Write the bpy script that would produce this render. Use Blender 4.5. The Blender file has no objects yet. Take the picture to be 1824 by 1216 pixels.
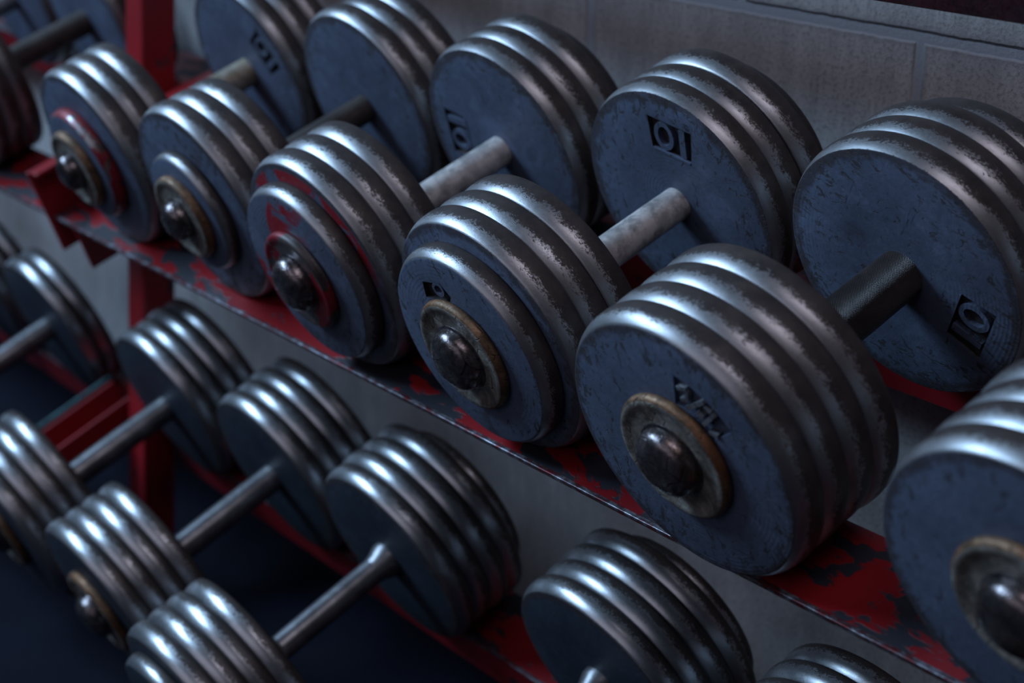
import bpy, bmesh, math, random
from mathutils import Matrix, Vector, Euler
random.seed(7)
S = 0.1                      # one modelling unit (a plate radius) is 10 cm
PI = math.pi
col = bpy.context.scene.collection
TAU = math.radians(20.0)     # tilt of the upper shelf
TAU2 = math.radians(23.27)   # tilt of the lower shelf
O1 = Vector((0, 0, 0)); O2 = Vector((0, 1.278, -3.249))

# ------------------------------------------------------------------ materials
def new_mat(name):
    m = bpy.data.materials.new(name); m.use_nodes = True
    nt = m.node_tree
    for n in list(nt.nodes): nt.nodes.remove(n)
    out = nt.nodes.new('ShaderNodeOutputMaterial'); b = nt.nodes.new('ShaderNodeBsdfPrincipled')
    nt.links.new(b.outputs[0], out.inputs[0])
    return m, nt, b
def N(nt, t, **kw):
    n = nt.nodes.new(t)
    for k, v in kw.items():
        if k in n.inputs: n.inputs[k].default_value = v
        else: setattr(n, k, v)
    return n
def noise(nt, vec, scale, detail=4, rough=0.6, dist=0.0):
    n = N(nt, 'ShaderNodeTexNoise'); n.inputs['Scale'].default_value = scale; n.inputs['Detail'].default_value = detail
    n.inputs['Roughness'].default_value = rough; n.inputs['Distortion'].default_value = dist
    nt.links.new(vec, n.inputs['Vector']); return n.outputs['Fac']
def ramp(nt, fac, stops):
    r = N(nt, 'ShaderNodeValToRGB'); e = r.color_ramp.elements
    while len(e) < len(stops): e.new(0.5)
    for i, (p, c) in enumerate(stops):
        e[i].position = p; e[i].color = (c, c, c, 1) if not isinstance(c, tuple) else (*c, 1)
    nt.links.new(fac, r.inputs[0]); return r.outputs[0]
def mixc(nt, fac, a, b):
    m = N(nt, 'ShaderNodeMix'); m.data_type = 'RGBA'
    for sock, v in ((m.inputs[6], a), (m.inputs[7], b)):
        if isinstance(v, tuple): sock.default_value = (*v, 1)
        else: nt.links.new(v, sock)
    if isinstance(fac, float): m.inputs[0].default_value = fac
    else: nt.links.new(fac, m.inputs[0])
    return m.outputs[2]
def math_(nt, op, a, b=None, c=None):
    m = N(nt, 'ShaderNodeMath'); m.operation = op
    for i, v in enumerate((a, b, c)):
        if v is None: continue
        if isinstance(v, (int, float)): m.inputs[i].default_value = v
        else: nt.links.new(v, m.inputs[i])
    return m.outputs[0]
def maprange(nt, v, a, b, c=0.0, d=1.0):
    m = N(nt, 'ShaderNodeMapRange'); nt.links.new(v, m.inputs[0])
    for i, q in enumerate((a, b, c, d)): m.inputs[i + 1].default_value = q
    return m.outputs[0]
def scaled(nt, vec, s, loc=(0, 0, 0)):
    m = N(nt, 'ShaderNodeMapping'); m.inputs['Scale'].default_value = s; m.inputs['Location'].default_value = loc
    nt.links.new(vec, m.inputs[0]); return m.outputs[0]
def bump(nt, b, h, strength, dist=0.002, prev=None):
    n = N(nt, 'ShaderNodeBump'); n.inputs['Strength'].default_value = strength; n.inputs['Distance'].default_value = dist
    nt.links.new(h, n.inputs['Height'])
    if prev: nt.links.new(prev, n.inputs['Normal'])
    nt.links.new(n.outputs[0], b.inputs['Normal']); return n.outputs[0]
def inst_offset(nt):
    """object coordinates shifted by a random amount per object, so copies wear differently"""
    tc = N(nt, 'ShaderNodeTexCoord'); oi = N(nt, 'ShaderNodeObjectInfo')
    v = N(nt, 'ShaderNodeVectorMath'); v.operation = 'SCALE'; v.inputs[0].default_value = (7.3, 3.1, 5.7)
    nt.links.new(oi.outputs['Random'], v.inputs['Scale'])
    a = N(nt, 'ShaderNodeVectorMath'); a.operation = 'ADD'
    nt.links.new(tc.outputs['Object'], a.inputs[0]); nt.links.new(v.outputs[0], a.inputs[1])
    u = N(nt, 'ShaderNodeVectorMath'); u.operation = 'ADD'
    nt.links.new(tc.outputs['UV'], u.inputs[0]); nt.links.new(v.outputs[0], u.inputs[1])
    return tc, a.outputs[0], u.outputs[0], oi.outputs['Random']

def mat_face(name, base, red=0.0, seed=0.0, ring=False):
    m, nt, b = new_mat(name)
    tc, ob, uv, rnd = inst_offset(nt)
    # distance from the axle, in metres
    sep = N(nt, 'ShaderNodeSeparateXYZ'); nt.links.new(tc.outputs['Object'], sep.inputs[0])
    rad = math_(nt, 'SQRT', math_(nt, 'ADD', math_(nt, 'POWER', sep.outputs[0], 2), math_(nt, 'POWER', sep.outputs[2], 2)))
    big = ramp(nt, noise(nt, ob, 14, 5, .65), [(.3, tuple(c * .72 for c in base)), (.7, tuple(c * 1.2 for c in base))])
    fine = noise(nt, ob, 230, 4, .7)
    c1 = mixc(nt, maprange(nt, fine, .35, .75, 0, .5), big, tuple(c * .45 for c in base))
    # chips and scratches: more of them towards the rim
    ch = noise(nt, scaled(nt, ob, (1.5, 1, .8)), 105, 5, .74, .7)
    edge = math_(nt, 'ADD', maprange(nt, rad, .05, .098, -.02, .075), maprange(nt, rnd, 0, 1, -.03, .03))
    chip = maprange(nt, math_(nt, 'ADD', ch, edge), .612, .65)
    c2 = mixc(nt, math_(nt, 'MULTIPLY', chip, .8), c1, (.030, .024, .024))
    scr = noise(nt, scaled(nt, ob, (40, 40, 260)), 1.0, 3, .5, 1.5)
    c3 = mixc(nt, maprange(nt, scr, .66, .72, 0, .55), c2, (.02, .018, .022))
    rust = maprange(nt, noise(nt, ob, 20, 5, .7), .62, .72, 0, .6)
    c3 = mixc(nt, rust, c3, (.045, .028, .025))
    ew = maprange(nt, math_(nt, 'ADD', rad, math_(nt, 'MULTIPLY', noise(nt, ob, 55, 5, .7, .5), .022)), .1005, .1045, 0, .75)
    c3 = mixc(nt, ew, c3, (.040, .030, .030))
    haze = maprange(nt, noise(nt, ob, 32, 5, .7, .8), .54, .72, 0, .35)
    c3 = mixc(nt, haze, c3, tuple(min(1, c * 1.9) for c in base))
    if red:
        rm = maprange(nt, noise(nt, scaled(nt, tc.outputs['Object'], (1, 1, .6), (seed, seed * 2, 0)), 22, 4, .6, .8), .56 - red, .60 - red)
        lft = maprange(nt, sep.outputs[0], -.03, .01, 1, .0)
        if ring: lft = math_(nt, 'MULTIPLY', maprange(nt, rad, .080, .083), math_(nt, 'MULTIPLY', maprange(nt, rad, .092, .094, 1, 0), maprange(nt, sep.outputs[2], .0, .03)))
        rm = math_(nt, 'MULTIPLY', rm, lft)
        c3 = mixc(nt, rm, c3, (.22, .012, .02))
    nt.links.new(c3, b.inputs['Base Color'])
    nt.links.new(maprange(nt, chip, 0, 1, .50, .75), b.inputs['Roughness'])
    b.inputs['Specular IOR Level'].default_value = .35
    h = math_(nt, 'ADD', math_(nt, 'MULTIPLY', fine, .35), math_(nt, 'MULTIPLY', chip, -.8))
    h = math_(nt, 'ADD', h, math_(nt, 'MULTIPLY', noise(nt, ob, 45, 3, .5), .6))
    tm = math_(nt, 'SINE', math_(nt, 'ADD', math_(nt, 'MULTIPLY', rad, 1900.), math_(nt, 'MULTIPLY', noise(nt, ob, 12, 2, .5), 9.)))
    tm = math_(nt, 'MULTIPLY', tm, maprange(nt, noise(nt, ob, 16, 3, .5), .50, .66, 0, .08))
    bump(nt, b, math_(nt, 'ADD', h, tm), .55, .0012)
    return m

def mat_rim(name, metal=(.36, .38, .41), dark=(.026, .019, .019), wear=0.01, rough=.36, red=False, redat=.585):
    m, nt, b = new_mat(name)
    tc, ob, uv, rnd = inst_offset(nt)
    # uv.x runs along the circumference in metres, uv.y across the rim from 0 to 1
    blot = noise(nt, scaled(nt, uv, (40, 2.4, 1)), 1.0, 5, .7, .6)
    spk = noise(nt, scaled(nt, uv, (330, 14, 1)), 1.0, 5, .78, .4)
    tiny = noise(nt, scaled(nt, uv, (620, 30, 1)), 1.0, 3, .7)
    sep = N(nt, 'ShaderNodeSeparateXYZ'); nt.links.new(tc.outputs['UV'], sep.inputs[0])
    # paint survives in the groove and on the middle of the crest; the shoulders rub bare
    # (the front shoulder takes the knocks when a dumbbell is slid back on the rack)
    sh = math_(nt, 'SUBTRACT', maprange(nt, sep.outputs[1], .10, .62, 1.15, -.95), maprange(nt, sep.outputs[1], .0, .03, .8, 0))
    f = math_(nt, 'ADD', math_(nt, 'MULTIPLY', blot, .34), math_(nt, 'ADD', math_(nt, 'MULTIPLY', spk, .38), math_(nt, 'MULTIPLY', tiny, .28)))
    f = math_(nt, 'ADD', f, math_(nt, 'MULTIPLY', sh, .15))
    worn = maprange(nt, f, .53 - wear, .585 - wear)
    tint = ramp(nt, noise(nt, ob, 30, 4, .6), [(.35, (.17, .135, .125)), (.55, (.24, .215, .21)), (.75, metal)])
    mcol = mixc(nt, .55, tint, metal)
    base = mixc(nt, maprange(nt, noise(nt, ob, 48, 5, .7), .35, .7), dark, (.062, .046, .042))
    c = mixc(nt, worn, base, mcol)
    if red:
        rm = maprange(nt, noise(nt, scaled(nt, ob, (1, 1, 1)), 26, 4, .6, .5), redat, redat + .04)
        c = mixc(nt, rm, c, (.20, .010, .018))
        worn = math_(nt, 'MULTIPLY', worn, math_(nt, 'SUBTRACT', 1.0, rm))
    nt.links.new(c, b.inputs['Base Color'])
    nt.links.new(maprange(nt, worn, 0, 1, .25, .85), b.inputs['Metallic'])
    nt.links.new(math_(nt, 'ADD', maprange(nt, spk, .3, .7, -.05, .07), maprange(nt, worn, 0, 1, rough + .10, rough)), b.inputs['Roughness'])
    h = math_(nt, 'ADD', math_(nt, 'MULTIPLY', spk, .5), math_(nt, 'MULTIPLY', worn, -.35))
    bump(nt, b, h, .25, .0006)
    return m

def mat_iron(name, base, rough=.45, metal=.6, bmp=.5, rustc=(.12, .055, .03), rust=.5, scale=1.0):
    m, nt, b = new_mat(name)
    tc, ob, uv, rnd = inst_offset(nt)
    n1 = noise(nt, ob, 60 * scale, 6, .7, .4); n2 = noise(nt, ob, 320 * scale, 3, .6)
    c = mixc(nt, maprange(nt, n1, .40, .62), tuple(x * .35 for x in base), base)
    c = mixc(nt, maprange(nt, noise(nt, ob, 34 * scale, 4, .6), .62 - .12 * rust, .70 - .10 * rust, 0, .8), c, rustc)
    vo = N(nt, 'ShaderNodeTexVoronoi'); vo.feature = 'DISTANCE_TO_EDGE'; vo.inputs['Scale'].default_value = 75 * scale
    nt.links.new(scaled(nt, ob, (1, 1, 1)), vo.inputs['Vector'])
    crack = maprange(nt, vo.outputs['Distance'], 0.0, .05, 1, 0)
    crack = math_(nt, 'MULTIPLY', crack, maprange(nt, n1, .50, .58))
    c = mixc(nt, crack, c, (.015, .011, .01))
    nt.links.new(c, b.inputs['Base Color']); b.inputs['Metallic'].default_value = metal
    nt.links.new(maprange(nt, n2, .3, .7, rough - .08, rough + .14), b.inputs['Roughness'])
    h = math_(nt, 'ADD', math_(nt, 'MULTIPLY', n1, .8), math_(nt, 'SUBTRACT', math_(nt, 'MULTIPLY', n2, .3), math_(nt, 'MULTIPLY', crack, .6)))
    bump(nt, b, h, bmp, .0012)
    return m

def mat_grip(name, base, rough, metal, knurl, chalk=0.0):
    m, nt, b = new_mat(name)
    tc, ob, uv, rnd = inst_offset(nt)
    n1 = noise(nt, ob, 38, 5, .65, .4)
    c = mixc(nt, maprange(nt, n1, .36, .64), tuple(x * .5 for x in base), base)
    if chalk: c = mixc(nt, maprange(nt, noise(nt, ob, 70, 4, .7), .42, .6, 0, chalk), c, (.72, .68, .66))
    c = mixc(nt, maprange(nt, noise(nt, ob, 24, 4, .6), .60, .70, 0, .6), c, (.035, .026, .024))
    nt.links.new(c, b.inputs['Base Color']); b.inputs['Metallic'].default_value = metal
    b.inputs['Roughness'].default_value = rough
    if knurl:
        sp = N(nt, 'ShaderNodeSeparateXYZ'); nt.links.new(tc.outputs['UV'], sp.inputs[0])
        def wave(k):
            a = math_(nt, 'ADD', math_(nt, 'MULTIPLY', sp.outputs[0], 2000.), math_(nt, 'MULTIPLY', sp.outputs[1], 2000. * k))
            return math_(nt, 'ABSOLUTE', math_(nt, 'SINE', a))
        h = math_(nt, 'MINIMUM', wave(1.0), wave(-1.0))
        bump(nt, b, h, knurl, .0011)
    else:
        bump(nt, b, noise(nt, ob, 260, 3, .6), .15, .0006)
    return m

def mat_red(name='rack_red_paint', scuff=0.0):
    m, nt, b = new_mat(name)
    tc, ob, uv, rnd = inst_offset(nt)
    n1 = noise(nt, scaled(nt, tc.outputs['Object'], (.55, 1.3, 1)), 24, 5, .62, .5)
    base = ramp(nt, noise(nt, tc.outputs['Object'], 9, 3, .5), [(.3, (.20, .008, .012)), (.7, (.30, .012, .018))])
    worn = maprange(nt, n1, .64 - scuff, .665 - scuff)
    c = mixc(nt, worn, base, (.020, .020, .030))
    n2 = noise(nt, tc.outputs['Object'], 150, 4, .7)
    c = mixc(nt, maprange(nt, n2, .66, .70), c, (.03, .02, .02))
    nt.links.new(c, b.inputs['Base Color']); nt.links.new(maprange(nt, worn, 0, 1, .36, .55), b.inputs['Roughness'])
    bump(nt, b, math_(nt, 'ADD', math_(nt, 'MULTIPLY', worn, -.8), math_(nt, 'MULTIPLY', n2, .2)), .4, .0008)
    return m
def mat_edge():
    m, nt, b = new_mat('rack_worn_steel_edge')
    tc, ob, uv, rnd = inst_offset(nt)
    n = noise(nt, scaled(nt, tc.outputs['Object'], (1, 2, 2)), 90, 5, .7)
    c = ramp(nt, n, [(.40, (.16, .02, .025)), (.50, (.10, .085, .10)), (.62, (.30, .29, .33))])
    nt.links.new(c, b.inputs['Base Color']); b.inputs['Metallic'].default_value = .6; b.inputs['Roughness'].default_value = .4
    return m

def mat_wall():
    m, nt, b = new_mat('concrete_block_wall')
    tc = N(nt, 'ShaderNodeTexCoord')
    sp = N(nt, 'ShaderNodeSeparateXYZ'); nt.links.new(tc.outputs['Object'], sp.inputs[0])
    # object x along the wall, z up; courses 20 cm high, blocks 40 cm long, running bond
    row = math_(nt, 'FLOOR', math_(nt, 'DIVIDE', sp.outputs[2], .2))
    odd = math_(nt, 'MODULO', math_(nt, 'ABSOLUTE', math_(nt, 'ADD', row, 1.0)), 2.0)
    xs = math_(nt, 'ADD', sp.outputs[0], math_(nt, 'MULTIPLY', odd, .2))
    fx = math_(nt, 'FRACT', math_(nt, 'DIVIDE', xs, .404)); fz = math_(nt, 'FRACT', math_(nt, 'DIVIDE', sp.outputs[2], .2))
    w = N(nt, 'ShaderNodeCombineXYZ'); nt.links.new(xs, w.inputs[0]); nt.links.new(sp.outputs[2], w.inputs[1])
    dx = math_(nt, 'MULTIPLY', math_(nt, 'MINIMUM', fx, math_(nt, 'SUBTRACT', 1.0, fx)), .404)
    dz = math_(nt, 'MULTIPLY', math_(nt, 'MINIMUM', fz, math_(nt, 'SUBTRACT', 1.0, fz)), .2)
    d = math_(nt, 'MINIMUM', dx, dz)
    wob = math_(nt, 'MULTIPLY', math_(nt, 'SUBTRACT', noise(nt, tc.outputs['Object'], 40, 3, .6), .5), .003)
    d = math_(nt, 'ADD', d, wob)
    fade = maprange(nt, sp.outputs[2], -.36, -.24)      # joints fade out towards the lower courses
    groove = math_(nt, 'SUBTRACT', 1.0, math_(nt, 'MULTIPLY', fade, math_(nt, 'SUBTRACT', 1.0, maprange(nt, d, .004, .0062))))
    lip = math_(nt, 'MULTIPLY', math_(nt, 'MULTIPLY', fade, maprange(nt, d, .004, .0062)), maprange(nt, d, .0062, .0105, 1, 0))
    ob = tc.outputs['Object']
    stain = noise(nt, scaled(nt, ob, (1, 1, .55)), 9, 5, .62, .3)
    streak = noise(nt, scaled(nt, ob, (1, 1, .28)), 60, 5, .7)
    pore = noise(nt, ob, 260, 4, .75)
    c = ramp(nt, stain, [(.32, (.36, .335, .34)), (.55, (.47, .44, .445)), (.72, (.55, .52, .525))])
    c = mixc(nt, maprange(nt, streak, .35, .65, .4, 0), c, (.20, .185, .19))
    c = mixc(nt, maprange(nt, pore, .50, .64, 0, .6), c, (.14, .125, .125))
    c = mixc(nt, math_(nt, 'MULTIPLY', lip, .45), c, (.20, .19, .21))
    c = mixc(nt, groove, (.34, .35, .39), c)
    nt.links.new(c, b.inputs['Base Color']); b.inputs['Roughness'].default_value = .9
    b.inputs['Specular IOR Level'].default_value = .2
    h = math_(nt, 'ADD', math_(nt, 'MULTIPLY', groove, 1.0), math_(nt, 'MULTIPLY', pore, .35))
    bump(nt, b, math_(nt, 'ADD', h, math_(nt, 'MULTIPLY', streak, .3)), .6, .004)
    return m
def mat_floor():
    m, nt, b = new_mat('black_rubber_floor')
    tc = N(nt, 'ShaderNodeTexCoord'); ob = tc.outputs['Object']
    c = ramp(nt, noise(nt, ob, 5, 4, .6), [(.35, (.0022, .003, .009)), (.7, (.004, .0055, .015))])
    c = mixc(nt, maprange(nt, noise(nt, ob, 300, 2, .5), .60, .66, 0, .4), c, (.02, .022, .035))
    nt.links.new(c, b.inputs['Base Color']); b.inputs['Roughness'].default_value = .85; b.inputs['Specular IOR Level'].default_value = .15
    bump(nt, b, noise(nt, ob, 350, 3, .6), .4, .001)
    return m

M = {}
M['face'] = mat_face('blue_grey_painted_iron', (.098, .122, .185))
M['face_low'] = mat_face('shade_darkened_painted_iron', (.030, .042, .062))  # darker copy of the face paint; shade under the upper shelf is painted in
M['face_red'] = mat_face('blue_grey_iron_with_red_paint', (.092, .108, .16), red=.06, seed=3.3)
M['face_ring'] = mat_face('blue_grey_iron_with_red_arc', (.090, .108, .165), red=.14, seed=1.3, ring=True)
M['rim'] = mat_rim('worn_iron_rim')
M['rim_low'] = mat_rim('smooth_iron_rim', metal=(.42, .45, .49), dark=(.035, .03, .03), wear=.09, rough=.30)
M['rim_red'] = mat_rim('worn_iron_rim_with_red_paint', red=True)
M['rim_redder'] = mat_rim('red_painted_disc_rim', red=True, redat=.44)
M['rim_rust'] = mat_iron('rusty_cap_rim', (.26, .15, .085), .5, .55, .6, (.24, .10, .045), 1.0)
M['cap'] = mat_iron('cracked_grey_cap', (.36, .325, .285), .46, .35, 1.0, (.09, .06, .045), .5)
M['bolt'] = mat_iron('polished_bolt_head', (.22, .185, .19), .24, .85, .35, (.16, .09, .05), .3)
M['cap_red'] = mat_rim('cap_with_red_paint', metal=(.22, .19, .19), red=True, redat=.50)
M['pocket'] = mat_iron('dark_cast_pocket', (.05, .045, .05), .6, .2, .4, (.05, .035, .03), .3)
M['grip_light'] = mat_grip('chalky_knurled_steel', (.50, .475, .47), .5, .25, .3, .85)
M['grip_dark'] = mat_grip('dark_knurled_steel', (.085, .066, .062), .40, .35, 1.0)
M['grip_tan'] = mat_grip('tan_worn_steel', (.34, .28, .20), .5, .5, .2, .3)
M['grip_brown'] = mat_grip('brown_steel', (.07, .055, .05), .5, .4, .3)
M['grip_low'] = mat_grip('smooth_grey_steel', (.24, .235, .25), .36, .75, .0)
M['red'] = mat_red()
M['red_top'] = mat_red('scuffed_red_paint', scuff=.14)
M['bare'] = mat_iron('rubbed_bare_iron', (.40, .42, .46), .36, .75, .3, (.08, .06, .05), .2)
M['red_shaded'] = mat_iron('shade_darkened_red_paint', (.050, .006, .012), .5, .0, .2, (.02, .006, .01), .3)  # rack red darkened so the rail's shaded front is painted in
M['edge'] = mat_edge()
M['teal'] = mat_iron('teal_paint', (.02, .09, .11), .45, .1, .1, (.02, .05, .06), 0)
M['wall'] = mat_wall()
M['floor'] = mat_floor()

# ------------------------------------------------------------------ mesh helpers
def link(name, me, parent=None, loc=(0, 0, 0), rot=None):
    o = bpy.data.objects.new(name, me); col.objects.link(o)
    if parent: o.parent = parent
    o.location = Vector(loc) * S
    if rot: o.rotation_euler = rot
    return o
def lathe(name, prof, mats, seg=96, wob=0.0, seed=0):
    """prof: list of (y, r, material index of the band that starts here, uv span flag). Axis = local y."""
    rnd = random.Random(seed)
    ph = [rnd.uniform(0, 6.28) for _ in range(3)]
    bm = bmesh.new(); uvl = bm.loops.layers.uv.new('UVMap')
    rings = []
    for (y, r, mi) in prof:
        if r < 1e-5:
            rings.append([bm.verts.new((0, y * S, 0))]); continue
        ring = []
        for i in range(seg):
            a = 2 * PI * i / seg
            rr = r * (1 + wob * (.5 * math.sin(2 * a + ph[0]) + .3 * math.sin(5 * a + ph[1]) + .2 * math.sin(9 * a + ph[2])))
            ring.append(bm.verts.new((rr * S * math.cos(a), y * S, rr * S * math.sin(a))))
        rings.append(ring)
    # uv.y: 0..1 along bands with material 1 (the rim); elsewhere metres
    rim = [i for i, p in enumerate(prof) if p[2] == 1]
    L = [0.0]
    for i in range(1, len(prof)):
        L.append(L[-1] + math.hypot(prof[i][0] - prof[i-1][0], prof[i][1] - prof[i-1][1]))
    for k in range(len(prof) - 1):
        A, B = rings[k], rings[k + 1]; mi = prof[k][2]
        if mi == 1: l0, l1 = L[rim[0]], L[min(rim[-1] + 1, len(L) - 1)]; va, vb = (L[k] - l0) / (l1 - l0), (L[k + 1] - l0) / (l1 - l0)
        else: va, vb = L[k] * S, L[k + 1] * S
        for i in range(seg):
            j = (i + 1) % seg
            if len(A) == 1 and len(B) == 1: continue
            if len(A) == 1: vs = [A[0], B[j], B[i]]; uv = [((i + .5), va), (i + 1, vb), (i, vb)]
            elif len(B) == 1: vs = [A[i], A[j], B[0]]; uv = [(i, va), (i + 1, va), (i + .5, vb)]
            else: vs = [A[i], A[j], B[j], B[i]]; uv = [(i, va), (i + 1, va), (i + 1, vb), (i, vb)]
            f = bm.faces.new(vs); f.material_index = mi; f.smooth = True
            R = max(prof[k][1], prof[k + 1][1]) * S
            for lp, (u, v) in zip(f.loops, uv): lp[uvl].uv = (u / seg * 2 * PI * R, v)
    bmesh.ops.recalc_face_normals(bm, faces=bm.faces)
    me = bpy.data.meshes.new(name); bm.to_mesh(me); bm.free()
    for m in mats: me.materials.append(m)
    sharp_by_angle(me, 40)
    return me
def sharp_by_angle(me, deg):
    bm = bmesh.new(); bm.from_mesh(me)
    for e in bm.edges:
        if len(e.link_faces) == 2 and e.calc_face_angle(0) > math.radians(deg): e.smooth = False
    bm.to_mesh(me); bm.free()
def box_bm(bm, x0, x1, y0, y1, z0, z1, mi=0, mtx=None):
    vs = [Vector((x, y, z)) * S for x in (x0, x1) for y in (y0, y1) for z in (z0, z1)]
    if mtx: vs = [mtx @ v for v in vs]
    v = [bm.verts.new(p) for p in vs]; fs = []
    for q in ((0, 1, 3, 2), (4, 6, 7, 5), (0, 4, 5, 1), (2, 3, 7, 6), (0, 2, 6, 4), (1, 5, 7, 3)):
        f = bm.faces.new([v[i] for i in q]); f.material_index = mi; fs.append(f)
    return fs
def bm_obj(name, bm, mats, parent=None, bevel=0.0, loc=(0, 0, 0), rot=None):
    bmesh.ops.recalc_face_normals(bm, faces=bm.faces)
    me = bpy.data.meshes.new(name); bm.to_mesh(me); bm.free()
    for m in mats: me.materials.append(m)
    o = link(name, me, parent, loc, rot)
    if bevel:
        b = o.modifiers.new('bevel', 'BEVEL'); b.width = bevel * S; b.segments = 2; b.limit_method = 'ANGLE'
    return o

def prism_bm(bm, pts, y0, y1, mi=0):
    """extruded outline; pts are (x, z) in plate units"""
    a = [bm.verts.new(Vector((x, y0, z)) * S) for x, z in pts]; b = [bm.verts.new(Vector((x, y1, z)) * S) for x, z in pts]
    fs = [bm.faces.new(a), bm.faces.new(b[::-1])]
    n = len(pts)
    for i in range(n): fs.append(bm.faces.new([a[i], b[i], b[(i + 1) % n], a[(i + 1) % n]]))
    for f in fs: f.material_index = mi
    return fs
def ring_bm(bm, cx, cz, rx, rz, w, rot, y0, y1, mi, seg=28):
    co, ci = [], []
    for i in range(seg):
        a = 2 * PI * i / seg
        for (lst, k) in ((co, 0), (ci, w)):
            x, z = (rx - k) * math.cos(a), (rz - k) * math.sin(a)
            lst.append((cx + x * math.cos(rot) - z * math.sin(rot), cz + x * math.sin(rot) + z * math.cos(rot)))
    vo = [[bm.verts.new(Vector((x, y, z)) * S) for x, z in co] for y in (y0, y1)]
    vi = [[bm.verts.new(Vector((x, y, z)) * S) for x, z in ci] for y in (y0, y1)]
    for i in range(seg):
        j = (i + 1) % seg
        for q in ([vo[0][i], vo[0][j], vi[0][j], vi[0][i]], [vo[0][i], vo[1][i], vo[1][j], vo[0][j]], [vi[0][i], vi[0][j], vi[1][j], vi[1][i]], [vo[1][i], vi[1][i], vi[1][j], vo[1][j]]):
            f = bm.faces.new(q); f.material_index = mi
def bar_pts(p, q, w):
    p = Vector(p); q = Vector(q); d = (q - p).normalized(); n = Vector((-d.y, d.x)) * w / 2
    return [tuple(p + n), tuple(q + n), tuple(q - n), tuple(p - n)]

def plate_profile(T, rf, rmax, rg):
    """front face at y=0, back face at y=T"""
    P = [(0, 0, 0), (0, rf * .5, 0), (0, rf - .012, 0), (.004, rf, 1)]
    # a fat rounded front shoulder, a flat crest and a tight rear edge
    for i in range(1, 9):
        t = i / 8
        P.append((.004 + T * .56 * t, rf + (rmax - rf) * (1 - (1 - t) ** 2.1), 1))
    P += [(T * .72, rmax + .001, 1), (T * .88, rmax - .003, 1), (T * .95, rmax - .009, 1), (T * .985, rmax - .02, 1)]
    P += [(T - .002, rg + .02, 1), (T, rg - .012, 0), (T, 0, 0)]
    return P
def carve(me, cutters, adds, name):
    """cut the number pocket out of a plate and stand the cast characters in it; gives one mesh"""
    o = bpy.data.objects.new('tmp', me); col.objects.link(o); tmp = [o]
    for k, bmf in enumerate(cutters):
        bm = bmesh.new(); bmf(bm); bmesh.ops.recalc_face_normals(bm, faces=bm.faces)
        cm = bpy.data.meshes.new('cut'); bm.to_mesh(cm); bm.free()
        for m in me.materials: cm.materials.append(m)
        c = bpy.data.objects.new('cut', cm); col.objects.link(c); tmp.append(c)
        md = o.modifiers.new('b', 'BOOLEAN'); md.operation = 'DIFFERENCE'; md.object = c; md.solver = 'EXACT'
    bpy.context.view_layer.update()
    dg = bpy.context.evaluated_depsgraph_get()
    out = bpy.data.meshes.new_from_object(o.evaluated_get(dg), preserve_all_data_layers=True, depsgraph=dg)
    for t in tmp: bpy.data.objects.remove(t)
    bm = bmesh.new(); bm.from_mesh(out)
    a = bmesh.new()
    for f in adds: f(a)
    bmesh.ops.recalc_face_normals(a, faces=a.faces)
    tm = bpy.data.meshes.new('t'); a.to_mesh(tm); a.free(); bm.from_mesh(tm)
    bm.to_mesh(out); bm.free(); out.name = name
    if len(out.materials) == 0:
        for m in me.materials: out.materials.append(m)
    sharp_by_angle(out, 40)
    return out

# the "10" pocket sits between radius .46 and .76, its figures upright when the rim is down; seen at angle +90 here
def ten_cut(bm): prism_bm(bm, [(-.21, .47), (.21, .47), (.235, .755), (-.235, .755)], -.2, .045, 2)
def ten_add(bm):
    ring_bm(bm, -.075, .612, .105, .128, .042, 0, .004, .05, 3)
    prism_bm(bm, bar_pts((.125, .485), (.125, .735), .062), .004, .05, 3)
    # a cast lip along the inner side of the pocket
    prism_bm(bm, bar_pts((-.2, .462), (.2, .462), .018), -.006, .02, 3)
def mats_plate(f, r): return [M[f], M[r], M['pocket'], M[f]]

meshes = {}
def plate_mesh(kind, T, rf=.978, rmax=1.02, rg=.945, f='face', r='rim', flip=False, extra=None, seed=0):
    key = (kind, round(T, 3), rf, rmax, rg, f, r, flip, seed)
    if key in meshes: return meshes[key]
    me = lathe('plate', plate_profile(T, rf, rmax, rg), mats_plate(f, r), 128 if extra or True else 96, .0025, seed)
    if extra: me = carve(me, extra[0], extra[1], 'plate')
    if flip:
        me.transform(Matrix.Translation((0, T * S, 0)) @ Matrix.Rotation(PI, 4, 'Z')); me.update()
    meshes[key] = me
    return me

def cap_profile(r, t):
    # back (plate side) at y=0, front at y=-t
    return [(0, 0, 0), (0, r * .95, 0), (-.01, r * .985, 1), (-t * .35, r, 1), (-t * .72, r * .985, 1), (-t * .95, r * .945, 0), (-t, r * .90, 0),
            (-t * .93, r * .85, 0), (-t * .80, r * .80, 0), (-t * .76, r * .70, 0), (-t * .80, 0, 0)]
def bolt_profile(r, h):
    P = [(0.02, 0, 0), (0.02, r * 1.10, 0), (-.006, r * 1.08, 0), (-.014, r * 1.0, 0)]
    for i in range(1, 9):
        a = i / 8 * PI / 2
        P.append((-.014 - h * math.sin(a) ** .8, r * math.cos(a) ** .62 if i < 8 else 0, 0))
    return P
def knob(parent, y, r, t, sgn, mats_c, bolt_r, x=0, z=1.02, seed=0, bh=.15):
    """end cap with its domed bolt. sgn=-1 faces the room, +1 faces the wall"""
    me = lathe('end_cap', cap_profile(r, t), mats_c, 96, .004, seed)
    o = link('end_cap', me, parent, (x, y, z), (0, seed * 1.7, 0) if sgn < 0 else (0, 0, PI))
    bme = lathe('bolt_head', bolt_profile(bolt_r, bh), [M['bolt']], 64, .012, seed + 1)
    link('bolt_head', bme, o, (0, -t * .78, 0))
    return o

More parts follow.
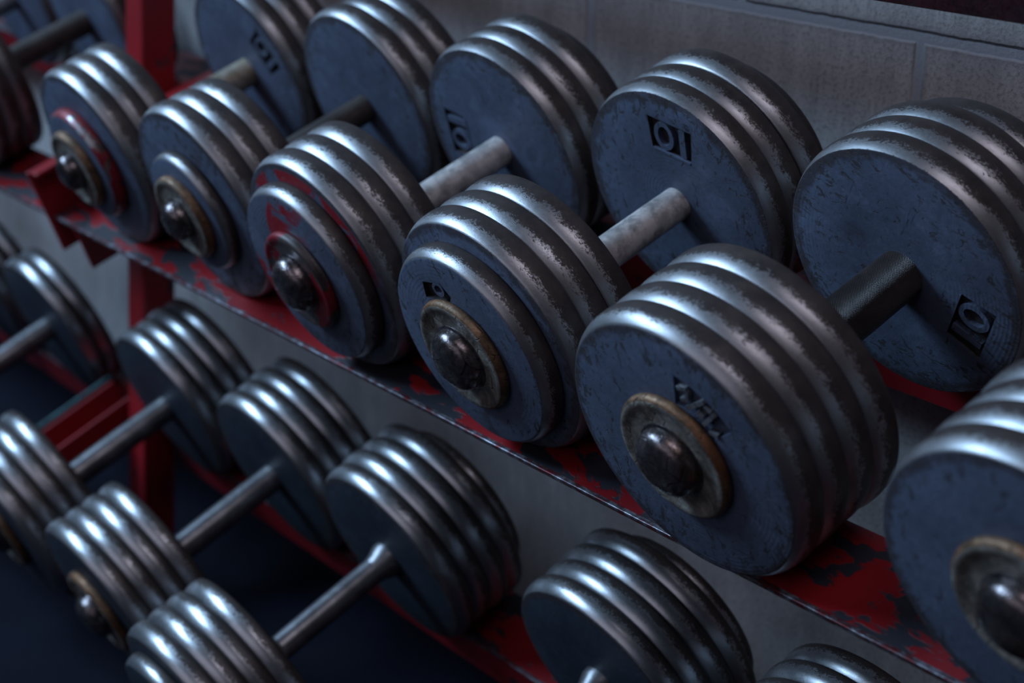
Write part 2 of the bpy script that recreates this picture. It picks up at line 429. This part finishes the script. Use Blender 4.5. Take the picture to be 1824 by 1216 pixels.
FR = {'U': (O1, TAU, .0), 'L': (O2, TAU2, .0)}
def frame_matrix(fr):
    o, t, _ = FR[fr]
    return Matrix.Translation(o * S) @ Matrix.Rotation(t, 4, 'X')

def dumbbell(fr, x, label, group, front=None, back=None, grip=None, yaw=0, pitch=0, cap_mats=None, rz=0.0, dy=0.0, T=.293):
    """front/back: dict(y0=inner face, n=number of large plates, T=thickness, small=[(thickness, radius)...], cap=(r, t) or None)
    inner face: the side that meets the handle."""
    e = bpy.data.objects.new('dumbbell', None); col.objects.link(e)
    e['label'] = label; e['category'] = 'dumbbell'; e['group'] = group
    e.empty_display_size = .02
    base = frame_matrix(fr) @ Matrix.Translation(Vector((x, dy, -1.02)) * S) @ Matrix.Rotation(yaw, 4, 'Z')
    e.matrix_world = base
    zc = 1.02
    rnd = random.Random(int(abs(x) * 100) + (7 if fr == 'L' else 0))
    g0, g1 = front['y0'], back['y0']
    low = fr == 'L'
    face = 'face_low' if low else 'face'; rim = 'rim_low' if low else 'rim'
    gr, gm = grip
    hm = lathe('handle', [(g0 - .05, 0, 0), (g0 - .05, gr, 0)] + [(g0 + (g1 - g0) * k / 6, gr * (1 + (.0 if low else .03) * math.sin(PI * k / 6)), 0) for k in range(1, 6)] + [(g1 + .05, gr, 0), (g1 + .05, 0, 0)], [M[gm]], 64)
    # knurl coordinates in metres
    uv = hm.uv_layers.active.data
    h = link('handle', hm, e, (0, 0, zc))
    if low and x > -6:
        for yy, sg in ((g1, -1), (g0, 1)):
            cp = [(0, 0, 0), (0, gr * 1.45, 0), (sg * .05, gr * 1.43, 0), (sg * .14, gr * 1.12, 0), (sg * .2, gr * .99, 0), (sg * .2, 0, 0)]
            cm = lathe('collar', cp if sg > 0 else cp, [M[gm]], 48)
            link('collar', cm, h, (0, yy, 0))
    for side, sg in ((front, -1), (back, 1)):
        y = side['y0']; Tn = side.get('T', T)
        for k in range(side['n']):
            sh = rnd.uniform(-.014, .014); rr = rnd.uniform(-.008, .006)
            rot = rnd.uniform(0, 6.28)
            special = side.get('mesh', {}).get(k)
            if special: me, rot = special
            else: me = plate_mesh('large', Tn, f=side.get('face', face), r=side.get('rim', rim), seed=k % 3)
            if special is None:
                ex = side.get('extra', {}).get(k)
            ylo = y if sg > 0 else y - Tn
            sx, rs = side.get('shift', {}).get(k, (sh, 1 + rr))
            p = link('plate', me, e, (sx, ylo, zc - 1.02 * (1 - rs)), (0, rot, 0))
            if rs != 1: p.scale = (rs, 1, rs)
            y += sg * Tn
        for (t, r, fm, rm) in side.get('small', []):
            me = plate_mesh('small', t, rf=r - .02, rmax=r + .018, rg=r - .03, f=fm, r=rm, extra=None, seed=1)
            if side.get('small_mesh') : me = side['small_mesh']
            rot = side.get('small_rot', rnd.uniform(0, 6))
            link('small_plate', me, e, (0, y if sg > 0 else y - t, zc), (0, rot, 0))
            y += sg * t
        if side.get('cap'):
            r, t = side['cap']
            knob(e, y, r, t, sg, side.get('cap_mats') or [M['cap'], M['rim_rust']], side.get('bolt', .25), seed=rnd.randint(0, 50))
    return e

# plate meshes with cast figures ------------------------------------------------
TEN = ([ten_cut], [ten_add])
plate10 = plate_mesh('ten', .232, extra=TEN, rf=.985)
plate10b = plate_mesh('ten', .230, extra=TEN, rf=.988)
def letters_cut(bm):
    a0, a1 = math.radians(34), math.radians(77); n = 12
    pts = [(.70 * math.cos(a0 + (a1 - a0) * i / n), .70 * math.sin(a0 + (a1 - a0) * i / n)) for i in range(n + 1)]
    pts += [(.45 * math.cos(a1 - (a1 - a0) * i / n), .45 * math.sin(a1 - (a1 - a0) * i / n)) for i in range(n + 1)]
    prism_bm(bm, pts, -.2, .035, 0)
def letters_add(bm):
    bars = [((.176, .60), (.262, .612), .030), ((.187, .515), (.25, .53), .030), ((.262, .60), (.245, .53), .026),
            ((.217, .453), (.401, .569), .036), ((.304, .441), (.35, .476), .034), ((.342, .374), (.476, .501), .036),
            ((.39, .53), (.44, .50), .026), ((.378, .330), (.448, .317), .032), ((.335, .42), (.36, .46), .026)]
    for p, q, w in bars: prism_bm(bm, bar_pts(p, q, w * .85), -.016, .045, 3)
plate_red = plate_mesh('large_red', .235, f='face_ring', seed=2)
plate_letters = plate_mesh('letters', .235, rf=.960, extra=([letters_cut], [letters_add]))
plate_letters.materials[3] = M['bare']
def five_cut(bm): prism_bm(bm, [(-.325, .40), (-.02, .42), (.03, .50), (-.06, .595), (-.30, .545)], -.2, .045, 2)
def five_add(bm):
    ring_bm(bm, -.115, .525, .072, .062, .026, .3, .0, .05, 3)
small_five = plate_mesh('five', .195, rf=.80, rmax=.846, rg=.79, extra=([five_cut], [five_add]))
small_red = plate_mesh('five_red', .18, rf=.79, rmax=.835, rg=.78, f='face_red', r='rim')

UP = 'dumbbells resting on the upper shelf'; LO = 'dumbbells resting on the lower shelf'
capN = [M['cap'], M['rim_rust']]
# ------------------------------------------------------------------ upper shelf, right to left
# figures seen at angle A need the plate turned by (90 - A) about y (positive y-rotation turns +z towards +x)
def turn(A): return math.radians(90 - A)
FT = lambda n, y0, T=.30, **k: dict(n=n, y0=y0, T=T, **k)
dumbbell('U', 2.63, 'black iron dumbbell on upper shelf, cut off by the right edge of the photo', UP,
         FT(4, .99, .235, cap=(.474, .085), cap_mats=capN), FT(4, 2.30, .23, cap=(.474, .085)), (.17, 'grip_dark'))
dumbbell('U', 0.0, 'upper shelf dumbbell with raised lettering beside its rusty front cap and dark knurled grip', UP,
         FT(4, .94, .235, cap=(.474, .085), cap_mats=capN, mesh={3: (plate_letters, 0)}, shift={3: (0, 1), 2: (.0, 1.0)}),
         FT(4, 2.252, .232, cap=(.474, .085), mesh={0: (plate10, turn(-26))}, shift={0: (0, 1.0), 1: (.01, .998), 3: (.05, .95)}), (.185, 'grip_dark'), yaw=.010)
dumbbell('U', -2.286, 'upper shelf dumbbell with an upside-down 10 on its rear head above a chalky grip', UP,
         FT(3, .925, .235, small=[(.195, .828, 'face', 'rim')], small_mesh=small_five, small_rot=0, cap=(.471, .085), cap_mats=capN, shift={2: (0, 1.0)}),
         FT(3, 2.2745, .23, small=[(.195, .828, 'face', 'rim')], cap=(.471, .085), mesh={0: (plate10b, turn(80))}, shift={0: (0, 1)}), (.138, 'grip_light'), yaw=.006)
dumbbell('U', -4.551, 'upper shelf iron dumbbell with red paint smeared over its front plates and bolt cap', UP,
         FT(3, .905, .235, small=[(.18, .815, 'face_red', 'rim')], small_mesh=small_red, small_rot=.6, cap=(.46, .09), cap_mats=[M['cap_red'], M['cap_red']], mesh={2: (plate_red, 0)}, shift={2: (0, 1)}),
         FT(3, 2.254, .23, small=[(.18, .815, 'face', 'rim')], cap=(.46, .09), mesh={0: (plate10b, turn(175))}, shift={0: (0, 1)}), (.14, 'grip_light'), yaw=.003)
dumbbell('U', -6.75, 'upper shelf dumbbell with a tiny front disc, directly left of the red-smeared one', UP,
         FT(3, .95, .23, small=[(.14, .60, 'face', 'rim')], cap=(.43, .10), cap_mats=capN, bolt=.20),
         FT(3, 2.27, .23, small=[(.14, .60, 'face', 'rim')], cap=(.43, .10)), (.14, 'grip_brown'))
dumbbell('U', -9.05, 'upper shelf dumbbell with red on its tiny front disc, beside the red shelf bracket', UP,
         FT(3, .95, .23, small=[(.15, .60, 'face', 'rim_redder')], cap=(.43, .10), cap_mats=capN, bolt=.20),
         FT(3, 2.27, .23, small=[(.14, .60, 'face', 'rim')], cap=(.43, .10), mesh={0: (plate10b, turn(30))}, shift={0: (0, 1)}), (.155, 'grip_tan'))
dumbbell('U', -13.12, 'dark upper shelf dumbbell with a brown grip, just left of the red upright post', UP,
         FT(3, .94, .23, small=[(.14, .60, 'face', 'rim')], cap=(.43, .10)),
         FT(3, 2.27, .23, small=[(.14, .60, 'face', 'rim')], cap=(.43, .10)), (.16, 'grip_brown'))
dumbbell('U', -15.36, 'upper shelf dumbbell in the top left corner, mostly its pale grip end showing', UP,
         FT(3, .94, .23, cap=(.43, .10)), FT(3, 2.27, .23, cap=(.43, .10)), (.125, 'grip_low'))
# ------------------------------------------------------------------ lower shelf, left to right
LT = .21
def LF(n, y0, **k): return dict(n=n, y0=y0, T=LT, **k)
for x, dy, nb, nf, lab, kw in (
    (-15.75, .0, 3, 3, 'dark lower shelf dumbbell at the left photo edge, almost wholly outside it', {}),
    (-13.35, .05, 2, 2, 'lower shelf dumbbell with a thin two-plate rear head and pale grip at the left edge', {}),
    (-9.912, .0, 4, 4, 'lower shelf dumbbell with a thick grey grip, first one right of the red bracket', dict(cap=(.5, .1))),
    (-7.467, -.012, 4, 4, 'lower shelf dumbbell whose front head shows a rusty cap edge, second from the red bracket', dict(cap=(.5, .1))),
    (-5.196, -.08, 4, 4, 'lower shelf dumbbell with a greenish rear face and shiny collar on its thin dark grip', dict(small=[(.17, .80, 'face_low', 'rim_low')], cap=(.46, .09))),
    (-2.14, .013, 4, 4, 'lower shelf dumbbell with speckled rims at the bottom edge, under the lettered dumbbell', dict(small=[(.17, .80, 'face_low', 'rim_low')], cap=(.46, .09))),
    (0.28, .02, 4, 4, 'lower shelf dumbbell at the bottom right, only the tops of its rear plates showing', dict(cap=(.5, .1)))):
    dumbbell('L', x, lab, LO, LF(nf, {-5.196: -1.56, -9.912: -1.46}.get(x, -1.40), **kw), LF(nb, 0.0, **kw), (.15 if x < -6 else .13, 'grip_low'), dy=dy)

# ------------------------------------------------------------------ the rack: one thing, its rails, posts and brackets are parts
rack = bpy.data.objects.new('dumbbell_rack', None); col.objects.link(rack)
rack.location = (-.9, .15, -.70)
rack['label'] = 'chipped red steel rack whose tilted rails carry both rows of dumbbells'
rack['category'] = 'rack'
def rack_part(name, bm, mats, mtx, bevel=.0, origin=None):
    bmesh.ops.transform(bm, matrix=mtx, verts=bm.verts)
    bmesh.ops.recalc_face_normals(bm, faces=bm.faces)
    me = bpy.data.meshes.new(name); bm.to_mesh(me); bm.free()
    for m in mats: me.materials.append(m)
    o = bpy.data.objects.new(name, me); col.objects.link(o); o.parent = rack
    o.matrix_world = Matrix.Identity(4)
    me.transform(Matrix.Translation(-rack.location)); o.location = (0, 0, 0)
    if bevel:
        b = o.modifiers.new('bevel', 'BEVEL'); b.width = bevel * S; b.segments = 2; b.limit_method = 'ANGLE'
    return o
X0, X1 = -24.0, 7.5
def angle_rail(fr, ya, yb, leg_at, z=-1.022, h=.56, t=.05, dz=Vector((0, 0, 0)), th=None):
    """flat flange ya..yb with its top at z, and a leg hanging at leg_at (ya or yb)"""
    bm = bmesh.new()
    box_bm(bm, X0, X1, ya, yb, z - t, z, 0)
    for f in bm.faces:
        if abs(f.normal.y) > .5: pass
    l0, l1 = (ya, ya + t) if leg_at == 'a' else (yb - t, yb)
    box_bm(bm, X0, X1, l0, l1, z - h, z - t, 1)
    mt = Matrix.Translation(dz * S) @ frame_matrix(fr)
    # the scraped edge of the flange
    ye = (ya - .004) if True else yb
    box_bm(bm, X0, X1, ye - .008, ya + .03, z - t * .9, z + .001, 2)
    return rack_part('rail', bm, [M['red_top'], M['red'], M['edge']], mt, .006)
angle_rail('U', .10, .87, 'b')
angle_rail('U', 2.69, 3.40, 'a')
angle_rail('L', .13, .80, 'a')
angle_rail('L', -2.15, -1.50, 'b')
# third tier above: its rail crosses the top right corner
T3 = Matrix.Translation(Vector((0, 2.3, 2.575)) * S) @ Matrix.Rotation(TAU, 4, 'X')
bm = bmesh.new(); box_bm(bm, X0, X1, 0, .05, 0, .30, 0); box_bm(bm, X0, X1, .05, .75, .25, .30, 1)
rack_part('rail', bm, [M['red_shaded'], M['red_top']], T3, .01)
# uprights: square tube leaning a little back towards the wall
def post(xa, xb, yt, zt, yb, zb, d=.45):
    bm = bmesh.new()
    top = zt + 4.0; k = (yt - yb) / (zt - zb)
    y_at = lambda z: yt + (z - zt) * k
    vs = []
    for z in (-6.4, top):
        y = y_at(z)
        for x, yy in ((xa, y), (xb, y), (xb, y + d), (xa, y + d)): vs.append(bm.verts.new(Vector((x, yy, z)) * S))
    a, b = vs[:4], vs[4:]
    bm.faces.new(a); bm.faces.new(b[::-1])
    for i in range(4): bm.faces.new([a[i], a[(i + 1) % 4], b[(i + 1) % 4], b[i]])
    return rack_part('post', bm, [M['red']], Matrix.Identity(4), .03)
post(-11.40, -10.97, 1.86, 1.30, 1.56, -2.5, .44)
post(5.6, 6.02, 1.86, 1.30, 1.56, -2.5, .44)
post(-22.4, -22.0, 1.86, 1.30, 1.56, -2.5, .44)
# brackets that carry the rails at the post
def bracket(fr, x, zt, zb, y0, y1, w=.45):
    bm = bmesh.new()
    box_bm(bm, x, x + .06, y0, y1, zb, zt)
    box_bm(bm, x + .06, x + w * .5, y0 + .03, y1, zt - .05, zt)
    box_bm(bm, x + w - .06, x + w, y0 + .10, y1, zb - .2, -1.08)
    return rack_part('bracket', bm, [M['red']], frame_matrix(fr), .012)
def channel(fr, x, zt, zb, y0, y1, w):
    bm = bmesh.new()
    box_bm(bm, x, x + .05, y0, y1, zb, zt); box_bm(bm, x + w - .05, x + w, y0, y1, zb, zt)
    box_bm(bm, x + .05, x + w - .05, y0, y1, zb, zb + .05)
    return rack_part('bracket', bm, [M['red']], frame_matrix(fr), .012)
bracket('U', -10.75, -.42, -1.45, .03, 3.35)
channel('L', -12.1, -.50, -1.07, -2.3, .12, .62)
bracket('U', 5.5, -.42, -1.45, .03, 3.35)
# thin teal rod beside the lower bracket
bm = bmesh.new()
bmesh.ops.create_cone(bm, cap_ends=True, segments=16, radius1=.045 * S, radius2=.045 * S, depth=2.3 * S,
                      matrix=Matrix.Translation(Vector((-12.28, -.95, -.56)) * S) @ Matrix.Rotation(PI / 2, 4, 'X'))
rod = rack_part('rod', bm, [M['teal']], frame_matrix('L')); rod['label'] = 'thin dark teal rod'

# ------------------------------------------------------------------ the room
def plane(name, pts, m):
    me = bpy.data.meshes.new(name); me.from_pydata([Vector(p) * S for p in pts], [], [range(len(pts))]); me.update()
    me.materials.append(m); o = bpy.data.objects.new(name, me); col.objects.link(o); o['kind'] = 'structure'; return o
def slab(name, x0, x1, y0, y1, z0, z1, m, off=(0, 0, 0)):
    bm = bmesh.new(); box_bm(bm, x0 - off[0], x1 - off[0], y0 - off[1], y1 - off[1], z0 - off[2], z1 - off[2])
    o = bm_obj(name, bm, [m], None, 0, off); o['kind'] = 'structure'; return o
# joint at x=-1.48, z course lines at 0, +-2
slab('wall_back', -60, 40, 4.0, 5.5, -6.4, 24.0, M['wall'], (-1.50, 4.0, 2.0))
slab('floor', -60, 40, -50, 4.0, -7.0, -6.4, M['floor'])

# ------------------------------------------------------------------ light
w = bpy.data.worlds.new('world'); bpy.context.scene.world = w; w.use_nodes = True
bg = w.node_tree.nodes['Background']; bg.inputs[0].default_value = (.20, .27, .48, 1); bg.inputs[1].default_value = .025
def area(name, loc, target, sx, sy, power, color):
    l = bpy.data.lights.new(name, 'AREA'); l.shape = 'RECTANGLE'; l.size = sx * S; l.size_y = sy * S; l.energy = power; l.color = color
    o = bpy.data.objects.new(name, l); col.objects.link(o); o.location = Vector(loc) * S
    o.rotation_euler = (Vector(target) - Vector(loc)).to_track_quat('-Z', 'Y').to_euler(); return o
area('window_light', (-30, -19, 24), (-3, 0, -1), 24, 6.5, 178, (.46, .71, 1.0))
area('wall_fill', (12, -8, 26), (4, 4, 2), 14, 8, 13, (.95, .88, 1.0))  # unseen fill, added from above to brighten the back wall
area('front_light', (2, -34, 16), (3, 4, 2), 34, 18, 15, (.86, .82, .98))

# ------------------------------------------------------------------ camera
cam = bpy.data.cameras.new('camera'); co = bpy.data.objects.new('camera', cam); col.objects.link(co)
right = Vector((.62, .7846, -.0011)); down = Vector((.2726, -.2168, -.9374)); fwd = Vector((-.7357, .5809, -.3483))
R = Matrix((right, -down, -fwd)).transposed().to_4x4()
co.matrix_world = Matrix.Translation(Vector((7.153, -7.0133, 4.4642)) * S) @ R
cam.lens = 59.70; cam.sensor_width = 36; cam.clip_start = .02
cam.dof.use_dof = True; cam.dof.focus_distance = 12.1 * S; cam.dof.aperture_fstop = .0597 / (.125 * S)
sc = bpy.context.scene; sc.camera = co
sc.view_settings.view_transform = 'Standard'; sc.view_settings.look = 'None'
sc.view_settings.exposure = 0.0; sc.view_settings.gamma = 1.0; sc.view_settings.use_curve_mapping = False
